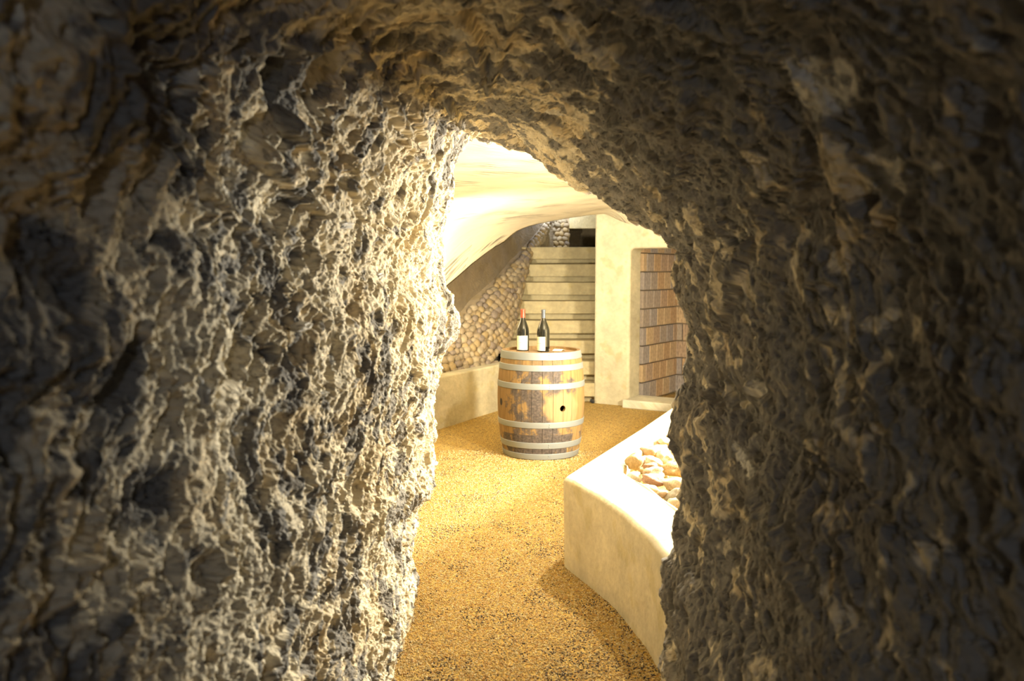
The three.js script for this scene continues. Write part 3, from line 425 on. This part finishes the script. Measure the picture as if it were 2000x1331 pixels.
{
  // the stones that show, measured one by one: x, z, half width, half height, tone, turn, words
  const S = [[1.11, -5.829, 0.05, 0.036, 0, 0, 'pinkish tan river stone farthest back along the planter rim'], [0.927, -5.525, 0.045, 0.036, 0, 0.4, 'pinkish tan rounded river stone against the back planter rim'], [0.985, -5.47, 0.05, 0.034, 2, -0.3, 'cream oval river stone just right of the pinkish one'], [1.06, -5.56, 0.05, 0.034, 0, 0.1, 'tan flat river stone near the back beside the rock'],
    [0.925, -5.37, 0.048, 0.03, 2, 0.2, 'small cream river stone below the back oval ones'], [0.835, -5.215, 0.052, 0.032, 0, 0.1, 'brownish flat river stone with one end on the planter rim'], [0.90, -5.07, 0.042, 0.052, 2, 1.3, 'bright cream upright river stone in the middle of the heap'], [0.985, -5.20, 0.04, 0.034, 1, 0.3, 'cream rounded river stone behind the upright bright one'],
    [1.04, -5.29, 0.036, 0.042, 2, 1.2, 'pale yellow river stone wedged against the rock edge'], [0.765, -5.02, 0.038, 0.034, 0, 0.5, 'small tan river stone beside the long pale one'], [0.822, -4.955, 0.05, 0.034, 2, -0.5, 'long pale river stone leaning left of the upright one'], [0.69, -4.83, 0.046, 0.055, 4, 1.1, 'large orange tan river stone tilted against the inner rim'],
    [0.975, -4.95, 0.042, 0.04, 1, 0.2, 'tan river stone by the dark gap near the rock'], [0.90, -4.715, 0.078, 0.05, 4, -0.15, 'largest tan river stone with an orange end near the rock'], [0.775, -4.80, 0.036, 0.026, 3, 0.1, 'small orange river stone tucked between larger ones'], [0.648, -4.60, 0.044, 0.036, 5, 0.5, 'pale grey river stone nearest the planter corner'],
    [0.757, -4.625, 0.058, 0.042, 0, 0.1, 'smooth tan river stone in front of the orange one'], [0.735, -4.46, 0.064, 0.038, 3, -0.25, 'reddish brown oval river stone in the front row'], [0.865, -4.42, 0.074, 0.044, 2, -0.25, 'broad pale cream river stone in the front row'], [0.700, -4.335, 0.044, 0.03, 2, -0.2, 'cream white river stone against the front inner rim'],
    [0.742, -4.215, 0.030, 0.024, 0, 0.2, 'small tan river stone under the cream white one'], [0.80, -4.21, 0.048, 0.042, 5, 0.8, 'angular grey cream river stone near the front'], [0.775, -4.085, 0.038, 0.03, 2, 0.3, 'cream river stone at the front inner rim'], [0.866, -4.19, 0.030, 0.024, 0, 0, 'small pinkish river stone beside the angular grey one'], [0.815, -3.985, 0.034, 0.034, 2, 0.6, 'cream river stone lowest in view against the rock edge']];
  const used = [];
  for (const [x, z, w, h, tone, turn, label] of S) {
    const k = used.length, m = shade(new THREE.Mesh(cobbles[(k * 4 + 1) % 9], stoneTones[tone])); m.name = numbered('river_stone');
    m.scale.set(w * 1.02, h * 1.25, (w + h) * 0.52); m.position.set(x, 0.415 + h * 0.95 + 0.012 * (k % 3), z); m.rotation.set(rr(-0.2, 0.2), rr(-0.5, 0.5), turn * 0.7);
    m.userData = { label, category: 'stone', group: 'river stones in the curved planter' }; scene.add(m); used.push([x, z, w]);
  }
  // the rest of the heap, filling the gaps
  for (let tries = 0, n = 0; tries < 4000 && n < 55; tries++) {
    const z = rr(-6.4, -3.7), near = table([-8.7, -6.285, -4.8, -4.63, -4.16, -3.85, -3.3], [2.25, 1.233, 0.63, 0.61, 0.722, 0.772, 0.84])(z), x = near + 0.05 + rr(0, 0.42), w = rr(0.030, 0.055);
    if (used.some(([a, b, c]) => Math.hypot(a - x, b - z) < (c + w) * 0.86)) continue;
    const m = shade(new THREE.Mesh(cobbles[n % 9], stoneTones[Math.floor(rnd() * 6)])); m.name = numbered('river_stone');
    m.scale.set(w, w * 0.9, w * 0.9); m.position.set(x, 0.405 + w * 0.5, z); m.rotation.set(rr(-0.4, 0.4), rr(0, 6), rr(-0.4, 0.4));
    m.userData = { label: 'river stone filling the heap between the larger planter stones', category: 'stone', group: 'small filler stones in the curved planter' }; scene.add(m); used.push([x, z, w]); n++;
  }
}
// ---------------------------------------------------------------- barrel
const BAR = [0.248, 0, -7.405], BH = 0.895;
const barR = (y) => { const t = y / BH; return mix(0.318, 0.334, t) + 0.046 * (1 - Math.pow(2 * t - 1, 2)) * 1.0; };
{
  const barrelColor = tex(1024, 512, (u, v) => {             // u round the barrel (0.5 faces the tunnel), v up it; oak, wine stains, a scrubbed patch round the bung
    const phi = (u - 0.5) * 360, grain = fbm(u * 160, v * 6, 2.2, 3), n = fbm(u * 26, v * 7, 5.5, 5), fine = fbm(u * 120, v * 50, 1.1, 3);
    let r = 0.70 + 0.16 * grain, g = 0.555 + 0.14 * grain, b = 0.33 + 0.10 * grain;
    const d = Math.hypot((phi - 27) / 25, (v - 0.49) / 0.17), clean = 1 - sstep(0.75, 1.15, d + 0.5 * n);
    const dx = (phi + 6) / 34, bandMid = Math.abs(v - 0.5) < 0.27;
    let st = sstep(-0.10, 0.30, n * 1.5 + 0.38 - 0.5 * Math.abs(dx) + (v < 0.24 ? 0.55 : 0) + (v > 0.73 && v < 0.84 ? 0.25 * sstep(-10, 20, phi) : 0) + 0.5 * fine);
    st *= 1 - clean; if (!bandMid && v > 0.84) st *= 0.35;
    r = mix(r, 0.37 + 0.30 * fine, st * 0.88); g = mix(g, 0.33 + 0.28 * fine, st * 0.88); b = mix(b, 0.31 + 0.26 * fine, st * 0.88);
    r = mix(r, 0.84 + 0.1 * grain, clean * 0.75); g = mix(g, 0.66 + 0.1 * grain, clean * 0.75); b = mix(b, 0.46 + 0.06 * grain, clean * 0.75);
    const k2 = 1 - sstep(0.8, 1.1, Math.hypot((phi + 66) / 4, (v - 0.52) / 0.035)); r = mix(r, 0.22, k2); g = mix(g, 0.18, k2); b = mix(b, 0.15, k2);
    return [r, g, b];
  }, true);
  const wood = std({ color: C(0.50, 0.50, 0.50), map: barrelColor, roughness: 0.75, bumpMap: tex(512, 256, (u, v) => 0.5 + 0.5 * fbm(u * 120, v * 8, 3.1, 3)), bumpScale: 0.002 });
  const t = thing('wine_barrel', 'stained oak wine barrel with six grey hoops standing on the gravel', 'barrel', BAR);
  const NS = 26, rows = 18;
  const staveGeo = (a0, a1) => {                         // closed slab between two angles
    const out = [], g1 = [];
    const ring = (r0, s) => { const list = []; for (let j = 0; j <= rows; j++) for (let i = 0; i <= 3; i++) { const y = 0.004 + (BH - 0.004) * j / rows, a = mix(a0, a1, i / 3), r = barR(y) - r0; list.push([r * Math.sin(a), y, r * Math.cos(a), 0.5 + a / TAU, y / BH]); } return list; };
    const A = gridGeo(4, rows + 1, (i, j) => ring(0, 1)[j * 4 + i]), Bk = gridGeo(4, rows + 1, (i, j) => ring(0.026, 1)[j * 4 + i], true);
    const edge = (a, flip) => gridGeo(2, rows + 1, (i, j) => { const y = 0.004 + (BH - 0.004) * j / rows, r = barR(y) - 0.026 * i; return [r * Math.sin(a), y, r * Math.cos(a), 0.5 + a / TAU, y / BH]; }, flip);
    const cap = (y, flip) => gridGeo(4, 2, (i, j) => { const a = mix(a0, a1, i / 3), r = barR(y) - 0.026 * j; return [r * Math.sin(a), y, r * Math.cos(a), 0.5 + a / TAU, y / BH]; }, flip);
    return mergeGeometries([A, Bk, edge(a0, true), edge(a1, false), cap(BH, false), cap(0.004, true)]);
  };
  const hole = 27 * Math.PI / 180, step = TAU / NS;
  for (let k = 0; k < NS; k++) {
    const a0 = -Math.PI + step * k + 0.004, a1 = a0 + step - 0.008; let g = staveGeo(a0, a1), mat = wood;
    if (Math.abs((a0 + a1) / 2 - hole) < step * 0.95) {
      const y = 0.435, r = barR(y), cyl = new THREE.CylinderGeometry(0.026, 0.026, 0.2, 28); cyl.rotateX(Math.PI / 2); cyl.rotateY(hole); cyl.translate(r * Math.sin(hole), y, r * Math.cos(hole));
      const ga = mergeVertices(g, 1e-5); ga.computeVertexNormals(); const ev = new Evaluator(); ev.useGroups = false;
      try { const res = ev.evaluate(new Brush(ga, wood), new Brush(cyl, wood), SUBTRACTION); g = res.geometry; } catch (e) { console.log('hole', e.message); }
    }
    part('stave', g, mat, t);
  }
  const bands = [[0.832, 0.895], [0.742, 0.793], [0.592, 0.642], [0.272, 0.322], [0.098, 0.150], [0.004, 0.054]];
  for (const [y0, y1] of bands) {
    const o = 0.0045, pr = [[-0.001, y0], [o * 0.7, y0 + 0.0005], [o, y0 + 0.004], [o, (y0 + y1) / 2], [o, y1 - 0.004], [o * 0.7, y1 - 0.0005], [-0.001, y1]];
    const h = part('hoop', new THREE.LatheGeometry(pr.map(([d, y]) => new THREE.Vector2(barR(y) + d, y)), 72), M.hoop, t);
    for (const q of [-1, 1]) { const a = 0.16, ym = (y0 + y1) / 2 + q * 0.010, r = barR(ym) + o; const rv = part('rivet', new THREE.SphereGeometry(0.005, 8, 6), M.hoop, h); rv.position.set(r * Math.sin(a), ym, r * Math.cos(a)); }
  }
  part('bottom_head', new THREE.CylinderGeometry(barR(0.04) - 0.027, barR(0.04) - 0.027, 0.02, 48).translate(0, 0.045, 0), wood, t);
  // head boards, set a little below the rim
  const hy = BH - 0.022, hr = barR(hy) - 0.027, nb = 6, headWood = std({ color: C(0.42, 0.27, 0.13), map: stoneSpeck, roughness: 0.8 });
  for (let k = 0; k < nb; k++) {
    const x0 = -hr + 2 * hr * k / nb + 0.0015, x1 = -hr + 2 * hr * (k + 1) / nb - 0.0015, sh = new THREE.Shape(), N = 8; 
    for (let i = 0; i <= N; i++) { const x = mix(x0, x1, i / N), y = Math.sqrt(Math.max(0, hr * hr - x * x)); i ? sh.lineTo(x, y) : sh.moveTo(x, y); }
    for (let i = N; i >= 0; i--) { const x = mix(x0, x1, i / N), y = -Math.sqrt(Math.max(0, hr * hr - x * x)); sh.lineTo(x, y); }
    const g = new THREE.ExtrudeGeometry(sh, { depth: 0.02, bevelEnabled: false }); g.rotateX(-Math.PI / 2); g.translate(0, hy - 0.02, 0); part('head_board', g, headWood, t);
  }
}
// ---------------------------------------------------------------- bottles on the barrel
const TOP = BH - 0.022;
function bottle(pos, label, foil, words, mid, half, lh, marks) {
  const t = thing('wine_bottle', label, 'bottle', pos, 'magnum bottles on the barrel');
  const R = 0.054, prof = [[0, 0.006], [0.03, 0.002], [R - 0.005, 0], [R, 0.006], [R, 0.16], [R - 0.001, 0.175], [0.050, 0.195], [0.043, 0.218], [0.033, 0.245], [0.024, 0.268], [0.018, 0.29], [0.0165, 0.31], [0.0155, 0.345], [0.0175, 0.347], [0.0175, 0.356], [0.012, 0.358], [0, 0.358]];
  part('glass', new THREE.LatheGeometry(new THREE.SplineCurve(prof.slice(3, 14).map((q) => new THREE.Vector2(...q))).getPoints(60).concat([new THREE.Vector2(0, 0.358)]).map((q) => new THREE.Vector2(Math.max(0, Math.min(q.x, R)), q.y)), 48), M.bottle, t);
  const f = [[0.0182, 0.288], [0.0174, 0.31], [0.0166, 0.343], [0.0187, 0.346], [0.0187, 0.357], [0.016, 0.3605], [0, 0.361]];
  const foilPart = part('foil_capsule', new THREE.LatheGeometry(f.map((q) => new THREE.Vector2(q[0] + 0.0008, q[1])), 32), foil, t); foilPart.userData.label = words;
  const lab = new THREE.CylinderGeometry(R + 0.0008, R + 0.0008, lh, 30, 1, true, mid - half, half * 2); lab.translate(0, 0.012 + lh / 2, 0);
  const mm = part('paper_label', lab, std({ map: labelTex(marks), roughness: 0.8 }), t); mm.material.side = THREE.DoubleSide; mm.userData.label = 'cream paper label with faint lines of print';
  const base = part('punt', new THREE.CylinderGeometry(R - 0.004, R - 0.004, 0.004, 32), M.bottle, t); base.position.y = 0.003;
}
function labelTex(kind) {
  const cv = document.createElement('canvas'); cv.width = 256; cv.height = 256; const x = cv.getContext('2d'); x.fillStyle = '#ece2bd'; x.fillRect(0, 0, 256, 256);
  x.fillStyle = 'rgba(120,110,85,0.45)';
  const line = (cx, y, w, h) => x.fillRect(cx - w / 2, y, w, h);
  if (kind === 0) { line(128, 60, 110, 6); line(128, 86, 80, 4); line(128, 118, 140, 9); line(128, 150, 120, 4); line(128, 176, 90, 4); x.fillStyle = 'rgba(170,120,100,0.4)'; line(128, 205, 100, 5); }
  else { x.fillStyle = 'rgba(90,90,90,0.6)'; x.fillRect(60, 34, 14, 34); x.fillStyle = 'rgba(150,95,85,0.5)'; line(120, 118, 150, 9); x.fillStyle = 'rgba(120,110,85,0.4)'; line(120, 150, 110, 4); line(120, 172, 130, 4); line(120, 205, 100, 4); }
  const t = new THREE.CanvasTexture(cv); t.colorSpace = THREE.SRGBColorSpace; return t;
}
bottle([0.094, TOP, -7.50], 'dark magnum wine bottle with a red capsule standing on the barrel', M.redFoil, 'bright red foil capsule', -0.19, 1.0, 0.122, 0);
bottle([0.268, TOP, -7.42], 'dark magnum wine bottle with a grey capsule standing on the barrel', M.greyFoil, 'dark grey foil capsule', -0.62, 0.88, 0.118, 1);
{ // folded slip on the barrel head
  const t = thing('paper_slip', 'small folded white slip lying on the barrel head beside the bottles', 'paper', [0.405, TOP, -7.50]);
  const fold = (s) => { const g = new THREE.BoxGeometry(0.085, 0.0012, 0.045); g.rotateX(s * 0.30); g.translate(0, 0.0085, s * 0.021); return g; };
  part('leaf', fold(1), M.paper, t); part('leaf', fold(-1), M.paper, t); t.rotation.y = -0.5;
}
{ const m = shade(new THREE.Mesh(stoneGeo(77, 3, 1, 0.9, 0.8, 0.5), std({ color: C(0.03, 0.028, 0.025) }))); m.name = 'dark_speck'; m.position.set(0.945, 0.06, -10.19); m.scale.setScalar(0.026); m.userData = { label: 'small blackish pebble at the foot of the wall right of the barrel', category: 'speck' };  // unidentified dark speck, shaped as a small rounded lump
  m.position.y = 0.03; scene.add(m); }
// ---------------------------------------------------------------- loose gravel grains on the floor
{
  const g = new THREE.IcosahedronGeometry(1, 0), N = 52000, m = new THREE.InstancedMesh(g, std({ color: C(1, 1, 1) }), N); m.name = 'gravel'; m.userData = { kind: 'stuff', label: 'loose sandy gravel grains strewn over the floor', category: 'gravel' };
  const q = new THREE.Quaternion(), e = new THREE.Euler(), P = new THREE.Vector3(), S = new THREE.Vector3(), mat = new THREE.Matrix4(), col = new THREE.Color();
  for (let i = 0; i < N; i++) {
    const z = -(2.9 + 4.6 * Math.pow(rnd(), 1.5)), x = rr(-0.62, table([2.9, 3.3, 3.65, 4.05, 4.5, 7.5], [0.62, 0.60, 0.55, 0.46, 0.30, 1.6])(-z)), r = rr(0.0022, 0.0046);
    const y = 0.014 * fbm(x * 1.6, 0.5, z * 1.6, 3);
    mat.compose(P.set(x, y + r * 0.35, z), q.setFromEuler(e.set(rr(0, 6), rr(0, 6), rr(0, 6))), S.set(r * rr(0.8, 1.4), r * 0.8, r)); m.setMatrixAt(i, mat);
    const patch = sstep(0.06, 0.26, fbm(x * 4.5, 8.8, z * 3.2, 3) + 0.22 * sstep(-0.2, 0.45, x) * sstep(-4.6, -3.6, z)), k = rnd();
    if (k < 0.03 + 0.30 * patch) col.setRGB(0.10, 0.075, 0.06); else if (k < 0.35) col.setRGB(0.52, 0.36, 0.15); else if (k < 0.65) col.setRGB(0.58, 0.45, 0.22); else if (k < 0.8) col.setRGB(0.46, 0.27, 0.10); else col.setRGB(0.66, 0.55, 0.33);
    m.setColorAt(i, col);
  }
  shade(m); scene.add(m);
}
// ---------------------------------------------------------------- lamps
function globeLamp(key, label, color, r, glow) {
  const { at, top, cd } = LAMPS[key], t = thing('globe_lamp', label, 'lamp', at);
  part('bulb', new THREE.SphereGeometry(r, 24, 16), std({ color: C(0.9, 0.9, 0.85), emissive: color, emissiveIntensity: glow }), t);
  const stem = top - at[1]; const s = part('stem', new THREE.CylinderGeometry(0.008, 0.008, stem - r * 0.6, 10), M.blackMetal, t); s.position.y = (stem + r * 0.6) / 2;
  const cap = part('socket', new THREE.CylinderGeometry(r * 0.45, r * 0.6, r * 0.7, 20), M.blackMetal, t); cap.position.y = r * 1.1;
  const rose = part('ceiling_rose', new THREE.CylinderGeometry(0.03, 0.045, 0.02, 20), M.blackMetal, t); rose.position.y = stem - 0.005;
  const l = new THREE.PointLight(color, cd); l.name = 'globe_lamp_glow'; l.castShadow = true; l.shadow.radius = r / 0.02 * 0.8; l.shadow.mapSize.set(2048, 2048); l.shadow.bias = -0.002; t.add(l);
}
globeLamp('mouth', 'large warm globe lamp above the river stones, hidden by the dark rock', WARM, 0.18, 5);
globeLamp('planter', 'small warm globe lamp close under the vault, hidden by the rock', WARM, 0.05, 6);
{ // flood lamp on the low wall, turned up at the vault
  const { at, aim, cd } = LAMPS.vault, t = thing('flood_lamp', 'black flood lamp on a post behind the low wall, turned up at the vault', 'lamp', at), d = new THREE.Vector3(...aim).sub(new THREE.Vector3(...at)).normalize();
  const head = new THREE.Group(); head.name = 'head'; t.add(head); head.quaternion.setFromUnitVectors(new THREE.Vector3(0, 0, 1), d);
  const sh = new THREE.Shape(); sh.moveTo(-0.11, -0.08); sh.lineTo(0.11, -0.08); sh.lineTo(0.11, 0.08); sh.lineTo(-0.11, 0.08); sh.closePath(); const ho = new THREE.Path(); ho.moveTo(-0.10, -0.07); ho.lineTo(-0.10, 0.07); ho.lineTo(0.10, 0.07); ho.lineTo(0.10, -0.07); ho.closePath(); sh.holes.push(ho);
  part('housing', new THREE.ExtrudeGeometry(sh, { depth: 0.07, bevelEnabled: false }).translate(0, 0, -0.05), M.blackMetal, head);
  part('housing_back', new RoundedBoxGeometry(0.22, 0.16, 0.03, 2, 0.01).translate(0, 0, -0.055), M.blackMetal, head);
  part('glass', new THREE.BoxGeometry(0.198, 0.138, 0.004).translate(0, 0, -0.02), std({ color: C(0.9, 0.9, 0.85), emissive: WARM, emissiveIntensity: 6 }), head);
  const post = part('post', new THREE.CylinderGeometry(0.012, 0.012, at[1] - 0.42, 12), M.blackMetal, t); post.position.y = -(at[1] - 0.42) / 2 - 0.06; post.position.x = -0.03;
  const l = new THREE.SpotLight(WARM, cd, 0, 1.15, 0.6, 2); l.name = 'flood_lamp_glow'; l.castShadow = true; l.shadow.radius = 4; l.position.copy(d).multiplyScalar(0.01); l.target.position.copy(d); t.add(l, l.target);
}
globeLamp('stair', 'cool globe lamp hanging over the head of the stairs', COOL, 0.04, 3);
globeLamp('rearFill', 'dim cool fill lamp added behind the viewer to lift the tunnel shadows', COOL, 0.04, 1);  // added fill lamp, lifts and cools the dark rock

renderer.render(scene, camera);
